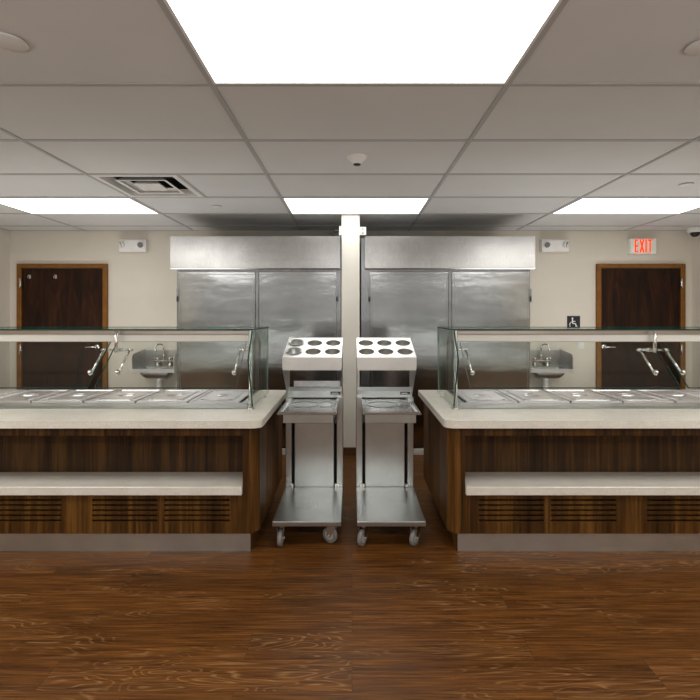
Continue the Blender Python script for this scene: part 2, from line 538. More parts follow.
# ------------------------------------------------------------------ doors
def door(name, x0, x1, m, hooks):
    """x0, x1: outer frame; m=+1: lever toward +x end (left door)"""
    t = thing(name, ((x0 + x1) / 2, YB, 0)); struct(t)
    fw, zt = .056, 2.067
    bm = bmn()
    box(bm, x0, x0 + fw, YB - .035, YB, 0, zt, 0, .003); box(bm, x1 - fw, x1, YB - .035, YB, 0, zt, 0, .003)
    box(bm, x0 + fw, x1 - fw, YB - .035, YB, zt - fw + .006, zt, 0, .003)
    obj('door_frame', bm, 'doorframe', t)
    bm = bmn(); box(bm, x0 + fw + .003, x1 - fw - .003, YB - .018, YB, .008, zt - fw, 0, .002)
    obj('door_leaf', bm, 'door', t)
    lx = (x1 - fw - .07) if m > 0 else (x0 + fw + .035)
    lz = 1.045
    bm = bmn()
    lathe(bm, [(0, 0), (.033, 0), (.033, -.010), (.026, -.016), (.012, -.018), (.011, -.055), (0, -.055)], (lx, YB - .018, lz), 'y', 24)
    tube(bm, [(lx, YB - .066, lz), (lx - m * .05, YB - .068, lz + .002), (lx - m * .11, YB - .066, lz - .002), (lx - m * .135, YB - .058, lz - .003)], [.011, .010, .009, .008])
    obj('door_handle', bm, 'chrome', t)
    hx = x0 + fw if m > 0 else x1 - fw
    for hz in (1.83, 1.02, .22):
        bm = bmn(); tube(bm, [(hx, YB - .045, hz - .06), (hx, YB - .045, hz + .06)], .012, 10)
        box(bm, hx - .012, hx + .012, YB - .045, YB - .034, hz - .055, hz + .055)
        obj('hinge', bm, 'satin', t)
    if hooks:
        for px in (31, 57):
            cx = X(px, YB)
            bm = bmn()
            box(bm, cx - .012, cx + .012, YB - .022, YB - .017, 1.885, 1.93, 0, .001)
            tube(bm, [(cx, YB - .022, 1.918), (cx, YB - .045, 1.915), (cx, YB - .05, 1.93)], .005, 8)
            tube(bm, [(cx, YB - .022, 1.895), (cx, YB - .055, 1.89), (cx, YB - .06, 1.91)], .005, 8)
            obj('coat_hook', bm, 'satin', t)
door('door_1', -4.115, -3.005, 1, True)
door('door_2', 3.004, 4.092, -1, False)

# ------------------------------------------------------------------ exit sign, emergency lights, sign, switch
sx0, sx1, sz0, sz1, sy = 3.395, 3.712, 2.186, 2.372, 5.585
t = thing('exit_sign', ((sx0 + sx1) / 2, YB, sz0), 'white box sign with red letters EXIT above the right door', 'exit sign')
bm = bmn(); box(bm, sx0, sx1, sy, YB, sz0, sz1, 0, .006, 2); obj('sign_box', bm, 'exit_face', t)
bm = bmn()
lh0, lh1 = sz0 + .014, sz1 - .012
lw, st = .044, .0165
x = sx0 + .052
ya, yb = sy - .003, sy + .001
def bar(a, c_, z0, z1): box(bm, a, c_, ya, yb, z0, z1)
bar(x, x + st, lh0, lh1)
for zz in (lh0, (lh0 + lh1) / 2 - st / 2, lh1 - st): bar(x + st, x + lw, zz, zz + st)
x += lw + .016
strip(bm, [(x + .007, lh0 + .004), (x + .049, lh1 - .004)], st, ya, yb); strip(bm, [(x + .007, lh1 - .004), (x + .049, lh0 + .004)], st, ya - .0004, yb)
x += .056 + .014
bar(x, x + st, lh0, lh1)
x += st + .014
bar(x, x + .054, lh1 - st, lh1); bar(x + .019, x + .019 + st, lh0, lh1 - st)
obj('exit_letters', bm, 'exit_red', t)

def emergency(x0, x1, heads, label):
    z0, z1 = 2.205, 2.362
    t = thing('emergency_light', ((x0 + x1) / 2, YB, z0), label, 'emergency light', 'white emergency lights on the back wall')
    bm = bmn(); y0 = 5.57
    prism(bm, [(YB + .006, z0 + .01), (y0 + .012, z0), (y0, z0 + .012), (y0, z1 - .012), (y0 + .012, z1), (YB + .006, z1)], x0, x1, 'x')
    bmesh.ops.bevel(bm, geom=bm.edges[:], offset=.004, segments=1, affect='EDGES')
    obj('lamp_housing', bm, 'white', t)
    for hx, dx in heads:
        d = Vector((dx, -1, -.25)).normalized()
        c = Vector((hx, y0 + .012, (z0 + z1) / 2 + .012))
        bm = bmn(); lathe(bm, [(0, 0), (.040, 0), (.043, .022), (.040, .036), (.034, .034)], c, tuple(d), 24)
        h = obj('lamp_head', bm, 'white', t)
        bm = bmn(); lathe(bm, [(.036, .030), (.018, .026), (0, .024)], c, tuple(d), 24); obj('lamp_lens', bm, 'grey_lens', h)
emergency(-2.838, -2.508, ((-2.79, -.9), (-2.57, .1)), 'white two-headed emergency light beside the left refrigerator')
emergency(2.312, 2.640, ((2.37, -.1), (2.59, .8)), 'white two-headed emergency light beside the right refrigerator')

ax0, ax1, az0, az1 = 2.652, 2.812, 1.222, 1.426
t = thing('accessible_sign', ((ax0 + ax1) / 2, YB, az0), 'small black sign with white wheelchair symbol left of right door', 'sign')
bm = bmn(); box(bm, ax0, ax1, YB - .006, YB, az0, az1, 0, .002); obj('sign_plate', bm, 'sign_black', t)
bm = bmn(); ya, yb = YB - .0085, YB - .006
cx, top = (ax0 + ax1) / 2 - .006, az1 - .014
lathe(bm, [(.011, ya - yb), (.011, 0)], (cx - .010, yb, top - .016), 'y', 20); 
bm.faces.new([bm.verts.new((cx - .010 + .011 * math.cos(2 * PI * k / 20), ya, top - .016 + .011 * math.sin(2 * PI * k / 20))) for k in range(20)])
strip(bm, [(cx - .010, top - .03), (cx - .006, top - .078), (cx + .026, top - .08), (cx + .042, top - .12), (cx + .052, top - .117)], .013, ya, yb)
strip(bm, [(cx - .008, top - .052), (cx + .024, top - .053)], .010, ya - .0002, yb)
arc = [(cx - .004 + .040 * math.cos(a), top - .095 + .040 * math.sin(a)) for a in [math.radians(115 + k * 15) for k in range(16)]]
strip(bm, arc, .010, ya - .0004, yb)
obj('wheelchair_symbol', bm, 'sign_white', t)

t = thing('light_switch', (2.825, YB, 1.018), 'white light switch plate between the right sink and right door', 'light switch')
bm = bmn(); box(bm, 2.788, 2.862, YB - .007, YB, 1.018, 1.133, 0, .003); obj('switch_plate', bm, 'white', t)
bm = bmn(); prism(bm, [(YB - .007, 1.045), (YB - .013, 1.05), (YB - .008, 1.105), (YB - .007, 1.105)], 2.81, 2.84, 'x'); obj('rocker', bm, 'white', t)

# ------------------------------------------------------------------ outlets on the column sides above the refrigerators
zc = Z(231.5, 4.8)
t = thing('outlet_box', (MX0 - .012, 4.78, zc - .05), 'white outlet box on the left side of the cream column', 'outlet')
bm = bmn(); box(bm, MX0 - .026, MX0, 4.74, 4.82, zc - .05, zc + .045, 0, .003); obj('outlet_cover', bm, 'white', t)
t = thing('power_plug', (MX0 - .06, 4.78, zc - .04), 'black plug with cord in the outlet atop the left refrigerator', 'plug')
bm = bmn(); tube(bm, [(MX0 - .026, 4.78, zc + .002), (MX0 - .05, 4.78, zc + .002), (MX0 - .075, 4.78, zc + .002), (MX0 - .08, 4.78, zc + .002)], [.018, .02, .016, .008], 12); obj('plug_body', bm, 'black', t)
bm = bmn(); tube(bm, [(MX0 - .08, 4.78, zc + .002), (MX0 - .10, 4.785, zc - .006), (MX0 - .125, 4.80, zc - .03), (MX0 - .145, 4.84, zc - .034), (MX0 - .16, 4.92, zc - .035)], .0055, 8); obj('cord', bm, 'black', t)
t = thing('outlet_box', (MX1 + .04, 4.78, zc - .05), 'white double outlet box right of the cream column, above the right refrigerator', 'outlet')
bm = bmn(); box(bm, MX1, MX1 + .068, 4.75, 4.80, zc - .045, zc + .04, 0, .003); obj('outlet_cover', bm, 'white', t)
for zz in (zc - .022, zc + .018):
    bm = bmn(); lathe(bm, [(0, 0), (.014, 0), (.0145, -.0015), (0, -.0015)], (MX1 + .036, 4.75, zz), 'y', 16)
    box(bm, MX1 + .030, MX1 + .0325, 4.7478, 4.7486, zz - .005, zz + .005, 1); box(bm, MX1 + .0395, MX1 + .042, 4.7478, 4.7486, zz - .005, zz + .005, 1)
    obj('socket', bm, ['white_metal', 'black'], t)

# ------------------------------------------------------------------ refrigerators
def refrigerator(x0, x1, m, label):
    """m=+1: the left unit (its inner side faces the column at x1)"""
    yf = 4.71
    t = thing('refrigerator', ((x0 + x1) / 2, 5.15, 0), label, 'refrigerator', 'tall two-door steel refrigerators')
    c0, c1 = X(176, yf), X(341, yf)
    if m < 0: c0, c1 = X(361, yf), X(531, yf)
    bm = bmn(); box(bm, c0, c1, yf + .02, 5.62, .10, 2.235, 0, .003); obj('cabinet', bm, 'steel_frame', t)
    bm = bmn()
    zt, zb = 2.244, 1.906
    prism(bm, [(yf - .035, zb), (yf - .045, zb + .01), (yf - .045, zt - .003), (yf - .042, zt), (yf + .06, zt), (yf + .06, zb)], x0, x1, 'x')
    obj('header_panel', bm, 'steel_fascia', t)
    xm = X(257, yf) if m > 0 else X(450.3, yf)
    a0, a1 = (X(178.5, yf), X(336.5, yf)) if m > 0 else (X(370, yf), X(529.5, yf))
    for q, (d0, d1) in enumerate(((a0, xm - .018), (xm + .018, a1))):
        bm = bmn()
        zd0, zd1 = .085, 1.888
        box(bm, d0, d1, yf, yf + .019, zd0, zd1, 0, .006, 2)
        d = obj('door', bm, 'steel_door', t)
        # shallow raised border pressed into the door skin
        bm = bmn(); w = .028
        for bx in ((d0 + .02, d0 + .026), (d1 - .026, d1 - .02)):
            box(bm, *bx, yf - .0025, yf + .002, zd0 + .04, zd1 - .03)
        box(bm, d0 + .026, d1 - .026, yf - .0025, yf + .002, zd1 - .036, zd1 - .03)
        obj('door_trim', bm, 'steel_frame', d)
        hx = d0 - .006 if q == 0 else d1 + .006
        for hz in (1.64, .32):
            bm = bmn(); box(bm, hx - .012, hx + .012, yf - .012, yf + .03, hz - .07, hz + .07, 0, .003)
            tube(bm, [(hx, yf - .014, hz - .06), (hx, yf - .014, hz - .01)], .009, 10, 1)
            obj('hinge', bm, ['steel_frame', 'black'], d)
        # recessed pull along the meeting edge
        ex = d1 - .012 if q == 0 else d0 + .012
        bm = bmn(); box(bm, ex - .008, ex + .008, yf - .006, yf + .004, .98, 1.18, 0, .002); obj('door_pull', bm, 'black', d)
    bm = bmn(); box(bm, xm - .012, xm + .012, yf + .008, yf + .02, .10, 1.9); obj('mullion', bm, 'steel_frame', t)
    bm = bmn(); box(bm, c0 + .004, c1 - .004, yf + .03, yf + .5, .062, .10); obj('base_gap', bm, 'black', t)
    bm = bmn(); box(bm, c0 + .004, c1 - .004, yf + .0, yf + .5, 0, .062, 0, .004); obj('kick_plate', bm, 'white_metal', t)
refrigerator(X(170.5, 4.67), X(340, 4.67), 1, 'tall stainless two-door refrigerator left of the cream column')
refrigerator(X(365, 4.67), X(535, 4.67), -1, 'tall stainless two-door refrigerator right of the cream column')

# ------------------------------------------------------------------ hand sinks
def sink(xf, m, label):
    """xf: x of the far (outer) splash; m=+1 the left sink (inner side toward +x)"""
    Wd = .485
    def x(u): return xf + m * u
    yf = 5.315
    t = thing('hand_sink', (x(Wd / 2), YB, .72), label, 'sink', 'steel hand sinks on the back wall')
    prof = [(YB, .765), (yf, .765), (yf, .93), (yf + .012, .965), (yf + .045, .985), (YB, 1.02)]
    for u in (0, Wd):
        bm = bmn(); prism(bm, prof, x(u) - .004, x(u) + .004, 'x'); obj('side_splash', bm, 'steel_v', t)
    bm = bmn(); box(bm, x(.004), x(Wd - .004), YB - .012, YB + .004, .765, 1.005); obj('back_splash', bm, 'steel', t)
    # rim with a bowl sunk into it
    bm = bmn()
    zr = .815
    ox0, ox1 = .004, Wd - .004
    bx0, bx1, by0, by1 = .06, Wd - .06, yf + .04, YB - .11
    for a in ((ox0, bx0, yf, YB - .012), (bx1, ox1, yf, YB - .012), (bx0, bx1, yf, by0), (bx0, bx1, by1, YB - .012)):
        q = sorted((x(a[0]), x(a[1])))
        box(bm, q[0], q[1], a[2], a[3], zr - .004, zr)
    q = sorted((x(ox0), x(ox1)))
    box(bm, q[0], q[1], yf - .002, yf + .004, .768, zr, 0, .001)
    obj('rim', bm, 'steel', t)
    bm = bmn()
    def loop(ins, z, r):
        pts = []
        for cxx, cyy, a0 in ((bx1 - ins - r, by1 - ins - r, 0), (bx0 + ins + r, by1 - ins - r, 90), (bx0 + ins + r, by0 + ins + r, 180), (bx1 - ins - r, by0 + ins + r, 270)):
            for k in range(6):
                a = math.radians(a0 + k * 18)
                pts.append(bm.verts.new((x(cxx + r * math.cos(a)), cyy + r * math.sin(a), z)))
        return pts
    ls = [loop(0, zr - .002, .03), loop(.006, .74, .04), loop(.03, .70, .05), loop(.07, .682, .04)]
    for A, B in zip(ls, ls[1:]):
        for k in range(len(A)):
            f = bm.faces.new((A[k], A[(k + 1) % len(A)], B[(k + 1) % len(A)], B[k])); f.smooth = True
    bm.faces.new(ls[-1])
    obj('bowl', bm, 'steel', t)
    # faucet
    f = thing('faucet', (x(.255), YB - .07, zr)); f.parent = t; f.location = Vector((x(.255), YB - .07, zr)) - WORLD[t.name]
    bpy.data.objects.remove(f)                 # faucet is one mesh part, see below
    fx, fy = x(.255), YB - .055
    bm = bmn()
    box(bm, fx - .11, fx + .11, fy - .022, fy + .022, .862, .884, 0, .006, 2)
    lathe(bm, [(.026, .80), (.026, .85), (.02, .862)], (fx - .075, fy, 0), 'z', 16); lathe(bm, [(.026, .80), (.026, .85), (.02, .862)], (fx + .075, fy, 0), 'z', 16)
    pts = [(fx, fy, .88), (fx, fy, .97), (fx, fy, 1.04)]
    for k in range(1, 10):
        a = k / 9 * PI * .95
        r = .045
        pts.append((fx - m * (r - r * math.cos(a)) * .75, fy - (r - r * math.cos(a)) * .9, 1.04 + r * math.sin(a)))
    e = pts[-1]; pts.append((e[0], e[1], e[2] - .025))
    tube(bm, pts, .0095, 12)
    lathe(bm, [(.013, 0), (.013, .03), (0, .03)], (e[0], e[1], e[2] - .045), 'z', 12)
    fa = obj('faucet', bm, 'chrome', t)
    for s_ in (-1, 1):
        bm = bmn(); lathe(bm, [(.016, .884), (.018, .905), (.014, .918), (0, .92)], (fx + s_ * .075, fy, 0), 'z', 14)
        tube(bm, [(fx + s_ * .075, fy, .908), (fx + s_ * .11, fy - .03, .916)], [.008, .006], 10)
        obj('tap_handle', bm, 'chrome', fa)
    bm = bmn(); cxp = x(.265); lathe(bm, [(.032, .685), (.032, .64), (.036, .64), (.036, .43), (.03, .42), (.03, .36)], (cxp, (by0 + by1) / 2, 0), 'z', 18)
    obj('drain_pipe', bm, 'pvc', t)
    bm = bmn(); yy = YB - .09
    tube(bm, [(x(.33), yy, .46), (x(.40), yy, .47), (x(.425), yy, .50), (x(.43), yy, .56), (x(.445), yy, .63), (x(.46), yy, .68)], .022, 12)
    obj('waste_pipe', bm, 'pvc', t)
    bm = bmn()
    for u in (.17, .22):
        tube(bm, [(x(u), YB - .03, .45), (x(u), YB - .05, .60), (x(u + .04), YB - .055, .70), (x(u + .06), YB - .055, .80)], .007, 8)
    obj('supply_hose', bm, 'satin', t)
sink(-2.555, 1, 'steel hand sink with gooseneck faucet left of the left refrigerator')
sink(2.565, -1, 'steel hand sink with gooseneck faucet right of the right refrigerator')

# ------------------------------------------------------------------ serving counters
L = 2.95
CT0, CT1 = .785, .829             # worktop underside and top
def counter(x0, s, side, brackets):
    def x(u): return x0 + s * u
    def bx(bm, u0, u1, *r, **k): box(bm, min(x(u0), x(u1)), max(x(u0), x(u1)), *r, **k)
    YFr, YBk = 2.74, 3.69
    t = thing('serving_counter', (x(L / 2), 3.2, 0), f'walnut veneered serving counter on the {side} with stone tray shelf and steel kick', 'serving counter', 'walnut serving counters')
    n0, nb, nt_, YN = (.092 if s < 0 else .100), .372, .722, 2.98
    # corner posts with a clipped corner
    for k, (ua, ub, uc) in enumerate(((0, .043, n0), (L, L - .043, L - n0))):
        bm = bmn()
        prism(bm, [(x(ua), YFr + .05), (x(ub), YFr), (x(uc), YFr), (x(uc), YN + .01), (x(ua), YN + .01)], .136, CT0, 'z')
        obj('corner_post', bm, 'walnut', t)
    bm = bmn(); bx(bm, n0, L - n0, YFr, YN, nt_, CT0); obj('top_rail', bm, 'walnut', t)
    bm = bmn(); bx(bm, n0, L - n0, YN, YN + .02, nb, nt_); obj('niche_back', bm, 'walnut_niche_shade', t)
    # lower panel with openings for the grilles
    gz0, gz1 = .206, .352
    gr = []
    u = .170 if s < 0 else .182
    while u + .39 < L - n0:
        gr.append((u, u + .39)); u += .432
        if u + .39 < L - n0: gr.append((u, u + .39))
        u += .575
    bm = bmn()
    bx(bm, n0, L - n0, YFr, YFr + .02, .136, gz0); bx(bm, n0, L - n0, YFr, YFr + .02, gz1, nb)
    edges = [n0] + [v for g in gr for v in g] + [L - n0]
    for a, c_ in zip(edges[::2], edges[1::2]): bx(bm, a, c_, YFr, YFr + .02, gz0, gz1)
    bx(bm, n0, L - n0, YFr + .02, YBk - .02, .136, .15)
    obj('lower_panel', bm, 'walnut', t)
    for a, c_ in gr:
        bm = bmn()
        zs = [.214 + k * .0305 for k in range(5)]
        lo = gz0
        for zz in zs:
            bx(bm, a, c_, YFr + .001, YFr + .016, lo, zz - .0058); lo = zz + .0058
        if lo < gz1: bx(bm, a, c_, YFr + .001, YFr + .016, lo, gz1)
        bx(bm, a, c_, YFr + .03, YFr + .034, gz0, gz1, mi=1)
        obj('grille', bm, ['walnut', 'dark'], t)
    bm = bmn(); bx(bm, 0, .02, YN + .01, YBk, .136, CT0); obj('end_panel', bm, 'walnut_side_lit', t)
    bm = bmn(); bx(bm, L - .02, L, YN + .01, YBk, .136, CT0); obj('end_panel', bm, 'walnut_side_lit', t)
    bm = bmn(); bx(bm, .02, L - .02, YBk - .02, YBk, .136, CT0); obj('back_panel', bm, 'walnut_side_lit', t)
    bm = bmn(); bx(bm, n0 + .001, L - n0 - .001, YFr - .022, YN, nb, .423, bev=.003); obj('tray_shelf', bm, 'stone', t)
    bm = bmn(); ku = .056 if s < 0 else .066
    bx(bm, ku, L - ku, 2.803, YBk - .06, 0, .136, mi=1); bx(bm, ku + .003, L - ku - .003, 2.80, 2.803, .0, .134)
    obj('kick_plate', bm, ['steel_kick', 'walnut_side_lit'], t)

    # worktop, rounded front corners
    o = .036
    u0, u1, ya, yb, r = -o, L + o, 2.66, 3.75, .055
    poly = [(u1, yb), (u0, yb)]
    for k in range(7):
        a = PI + k / 6 * PI / 2
        poly.append((u0 + r + r * math.cos(a), ya + r + r * math.sin(a)))
    for k in range(7):
        a = 1.5 * PI + k / 6 * PI / 2
        poly.append((u1 - r + r * math.cos(a), ya + r + r * math.sin(a)))
    bm = bmn(); prism(bm, [(x(p[0]), p[1]) for p in poly], CT0, CT1, 'z')
    top = [e for e in bm.edges if all(abs(v.co.z - CT1) < 1e-5 for v in e.verts)]
    bmesh.ops.bevel(bm, geom=top, offset=.003, segments=2, affect='EDGES')
    tag(obj('worktop', bm, 'stone'), f'cream speckled stone worktop with rounded corner on the {side} counter', 'worktop', 'cream stone worktops')

    # drop-in food well
    lw, pitch, l0, nl = .343, .356, .205, 7
    w0, w1, wy0, wy1 = .10, l0 + nl * pitch + .085, 2.995, 3.655
    t = thing('food_well', (x((w0 + w1) / 2), 3.33, CT1), f'long steel drop-in food well set in the {side} worktop', 'food well', 'steel drop-in food wells')
    bm = bmn()
    bx(bm, w0, w1, wy0, wy1, CT1, CT1 + .007, bev=.003)
    obj('flange', bm, 'steel', t)
    bm = bmn()
    fy0, fy1, fz = 3.085, 3.63, CT1 + .019
    for a in ((w0 + .045, w1 - .045, fy0, 3.112), (w0 + .045, w1 - .045, 3.605, fy1), (w0 + .045, l0 - .02, 3.112, 3.605), (l0 + nl * pitch, w1 - .045, 3.112, 3.605)):
        bx(bm, a[0], a[1], a[2], a[3], CT1 + .006, fz)
    obj('rim', bm, 'steel', t)
    bm = bmn(); bx(bm, l0 - .02, l0 + nl * pitch, 3.112, 3.605, CT1 + .006, CT1 + .012); obj('lid_gap_shade', bm, 'dark', t)  # dark sheet under the lids, standing in for shade in the gaps

    # one lid per well
    far = {'left': ('right', 'left'), 'right': ('left', 'right')}[side]
    words = ['nearest the carts', 'second from the carts', 'third from the carts', 'fourth from the carts', 'fifth from the carts', 'sixth from the carts', 'seventh from the carts']
    for k in range(nl):
        a = l0 + k * pitch; c_ = a + lw
        if min(abs(x(a)), abs(x(c_))) * F / 3.6 > 362:  # wholly outside the picture
            continue
        lt = thing('pan_lid', (x((a + c_) / 2), 3.36, fz), f'steel food pan lid on the {side} counter, {words[k]}', 'pan lid', f'steel pan lids in the {side} food well')
        bm = bmn()
        xa, xb = sorted((x(a), x(c_)))
        y0, y1 = 3.115, 3.60
        def lp(i, z): return [bm.verts.new(p) for p in ((xa + i, y0 + i, z), (xb - i, y0 + i, z), (xb - i, y1 - i, z), (xa + i, y1 - i, z))]
        loops = [lp(0, fz - .004), lp(0, fz + .006), lp(.003, fz + .009), lp(.022, fz + .009), lp(.034, fz + .003), lp(.052, fz + .003), lp(.062, fz + .008)]
        for A, B in zip(loops, loops[1:]):
            for q in range(4): bm.faces.new((A[q], A[(q + 1) % 4], B[(q + 1) % 4], B[q]))
        # middle panel with an oval hand recess
        xm_, ym_ = (xa + xb) / 2, (y0 + y1) / 2
        n = 32
        rx, ry = .060, .062
        sqx, sqy = (xb - xa) / 2 - .062, (y1 - y0) / 2 - .062
        outer = []
        for q in range(n):
            a_ = 2 * PI * q / n
            cc, ss = math.cos(a_), math.sin(a_)
            f_ = min(sqx / abs(cc) if abs(cc) > 1e-6 else 1e9, sqy / abs(ss) if abs(ss) > 1e-6 else 1e9)
            outer.append(bm.verts.new((xm_ + cc * f_, ym_ + ss * f_, fz + .008)))
        def ov(kx, z): return [bm.verts.new((xm_ + rx * kx * math.cos(2 * PI * q / n), ym_ + ry * kx * math.sin(2 * PI * q / n), z)) for q in range(n)]
        rings = [outer, ov(1, fz + .008), ov(.92, fz + .002), ov(.6, fz - .006)]
        for A, B in zip(rings, rings[1:]):
            for q in range(n):
                f = bm.faces.new((A[q], A[(q + 1) % n], B[(q + 1) % n], B[q])); f.smooth = A is not outer
        bm.faces.new(rings[-1])
        obj('lid_plate', bm, 'steel_lid', lt)
        bm = bmn()
        prism(bm, [(xm_ - .058, fz + .008), (xm_ - .045, fz + .014), (xm_ + .045, fz + .014), (xm_ + .058, fz + .008), (xm_ + .045, fz + .010), (xm_ - .045, fz + .010)], ym_ - .009, ym_ + .009, 'y')
        obj('lid_handle', bm, 'steel_bright', lt)

    # sneeze guard
    t = thing('sneeze_guard', (x(L / 2), 3.2, CT1), f'clear glass sneeze guard with steel brackets on the {side} worktop', 'sneeze guard', 'glass sneeze guards')
    ue, ue2 = .082, L - .082
    gt = 1.353
    def pane_edges(bm, big_axis=None):
        bm.normal_update()
        ar = sorted((f.calc_area() for f in bm.faces), reverse=True)
        for f in bm.faces: f.material_index = 0 if f.calc_area() > ar[1] * .9 else 1
    bm = bmn(); bx(bm, ue - .006, ue2 + .006, 2.95, 3.52, gt - .009, gt); pane_edges(bm)
    obj('top_glass', bm, ['glass', 'glass_edge'], t)
    bm = bmn()
    for q in (ue + .015, ue2 - .015): pass
    bx(bm, ue + .012, ue2 - .012, 2.985, 3.05, 1.268, 1.316, bev=.005)
    obj('light_bar', bm, 'bar', t)
    bm = bmn(); bx(bm, ue + .012, ue2 - .012, 2.992, 3.03, 1.316, gt - .009, bev=.004); obj('top_rail', bm, 'rail', t)
    for u in (ue, ue2):
        bm = bmn()
        prism(bm, [(2.965, CT1 + .022), (2.835, 1.165), (2.955, gt - .010), (3.515, gt - .010), (3.49, CT1 + .022)], x(u) - .004, x(u) + .004, 'x', 0, 1)
        bm.normal_update()
        for f_ in bm.faces:
            if f_.material_index and sum(v.co.y for v in f_.verts) / 4 > 3.1: f_.material_index = 2
        obj('end_glass', bm, ['glass_end', 'glass_edge', 'glass_edge_pale'], t)
        q = .016 if u == ue else -.016
        bm = bmn()
        lathe(bm, [(0, CT1), (.026, CT1), (.026, CT1 + .008), (.013, CT1 + .011), (.0125, gt - .01)], (x(u + q), 2.985, 0), 'z', 18)
        obj('post', bm, 'satin', t)
        bm = bmn()
        lathe(bm, [(0, CT1), (.020, CT1), (.020, CT1 + .008), (.010, CT1 + .011), (.010, CT1 + .05), (0, CT1 + .052)], (x(u + q), 3.42, 0), 'z', 18)
        bx(bm, u - .010, u + q, 3.41, 3.43, CT1 + .022, CT1 + .045)
        obj('glass_clamp', bm, 'satin', t)
    # slanted front panes
    P0, P1 = Vector((3.045, 1.278)), Vector((2.762, 1.004))
    d = (P1 - P0).normalized(); nn = Vector((d.y, -d.x))
    if nn.x > 0: nn = -nn
    stops = [ue + .055] + brackets + [ue2 - .055]
    for i, (a, c_) in enumerate(zip(stops, stops[1:])):
        a2 = a if i == 0 else a + .022
        c2 = c_ if i == len(stops) - 2 else c_ - .022
        if min(abs(x(a2)), abs(x(c2))) > 2.4: continue
        bm = bmn(); h = nn * .0055
        prism(bm, [tuple(P0 + h), tuple(P1 + h), tuple(P1 - h), tuple(P0 - h)], x(a2), x(c2), 'x')
        pane_edges(bm); obj('front_glass', bm, ['glass', 'glass_edge'], t)
    # pivot rods, arms and clamps
    RY, RZ = 3.012, 1.214
    ya_, za_ = (P0 + d * .235).x, (P0 + d * .235).y
    def arm(parent, u, r=.0068):
        bm = bmn()
        back = -nn * .016
        p1 = P0 + d * .262 + back
        tube(bm, [(x(u), RY, RZ), (x(u), p1.x, p1.y)], r, 10)
        lathe(bm, [(0, -.011), (.011, -.011), (.011, .011), (0, .011)], (x(u), RY, RZ), 'x', 14)
        obj('arm', bm, 'satin', parent)
        bm = bmn()
        c0 = P0 + d * .272
        lathe(bm, [(0, -.018), (.012, -.018), (.014, -.010), (.013, .008), (.007, .011), (0, .012)], (x(u), c0.x, c0.y), (0, nn.x, nn.y), 16)
        obj('clamp', bm, 'satin', parent)
    for u, inn in ((ue + .016, 1), (ue2 - .016, -1)):
        bm = bmn()
        tube(bm, [(x(u), 2.985, RZ), (x(u), RY, RZ)], .009, 10); tube(bm, [(x(u), RY, RZ), (x(u + inn * .085), RY, RZ)], .009, 12)
        br = obj('bracket', bm, 'satin', t); arm(br, u + inn * .075)
    for u in brackets:
        if abs(x(u)) > 2.4: continue
        bm = bmn()
        tube(bm, [(x(u - .055), 2.953, gt - .01), (x(u - .055), 2.953, RZ - .012)], .0105, 14)
        tube(bm, [(x(u - .055), 2.953, RZ - .002), (x(u - .055), RY, RZ)], .008, 12)
        tube(bm, [(x(u - .135), RY, RZ), (x(u + .075), RY, RZ)], .0072, 12)
        lathe(bm, [(0, -.012), (.013, -.012), (.013, .012), (0, .012)], (x(u - .055), RY, RZ), 'x', 16)
        br = obj('bracket', bm, 'satin', t)
        arm(br, u - .115); arm(br, u + .055)
counter(-.562, -1, 'left', [1.014, 1.98])
counter(.577, 1, 'right', [1.43])

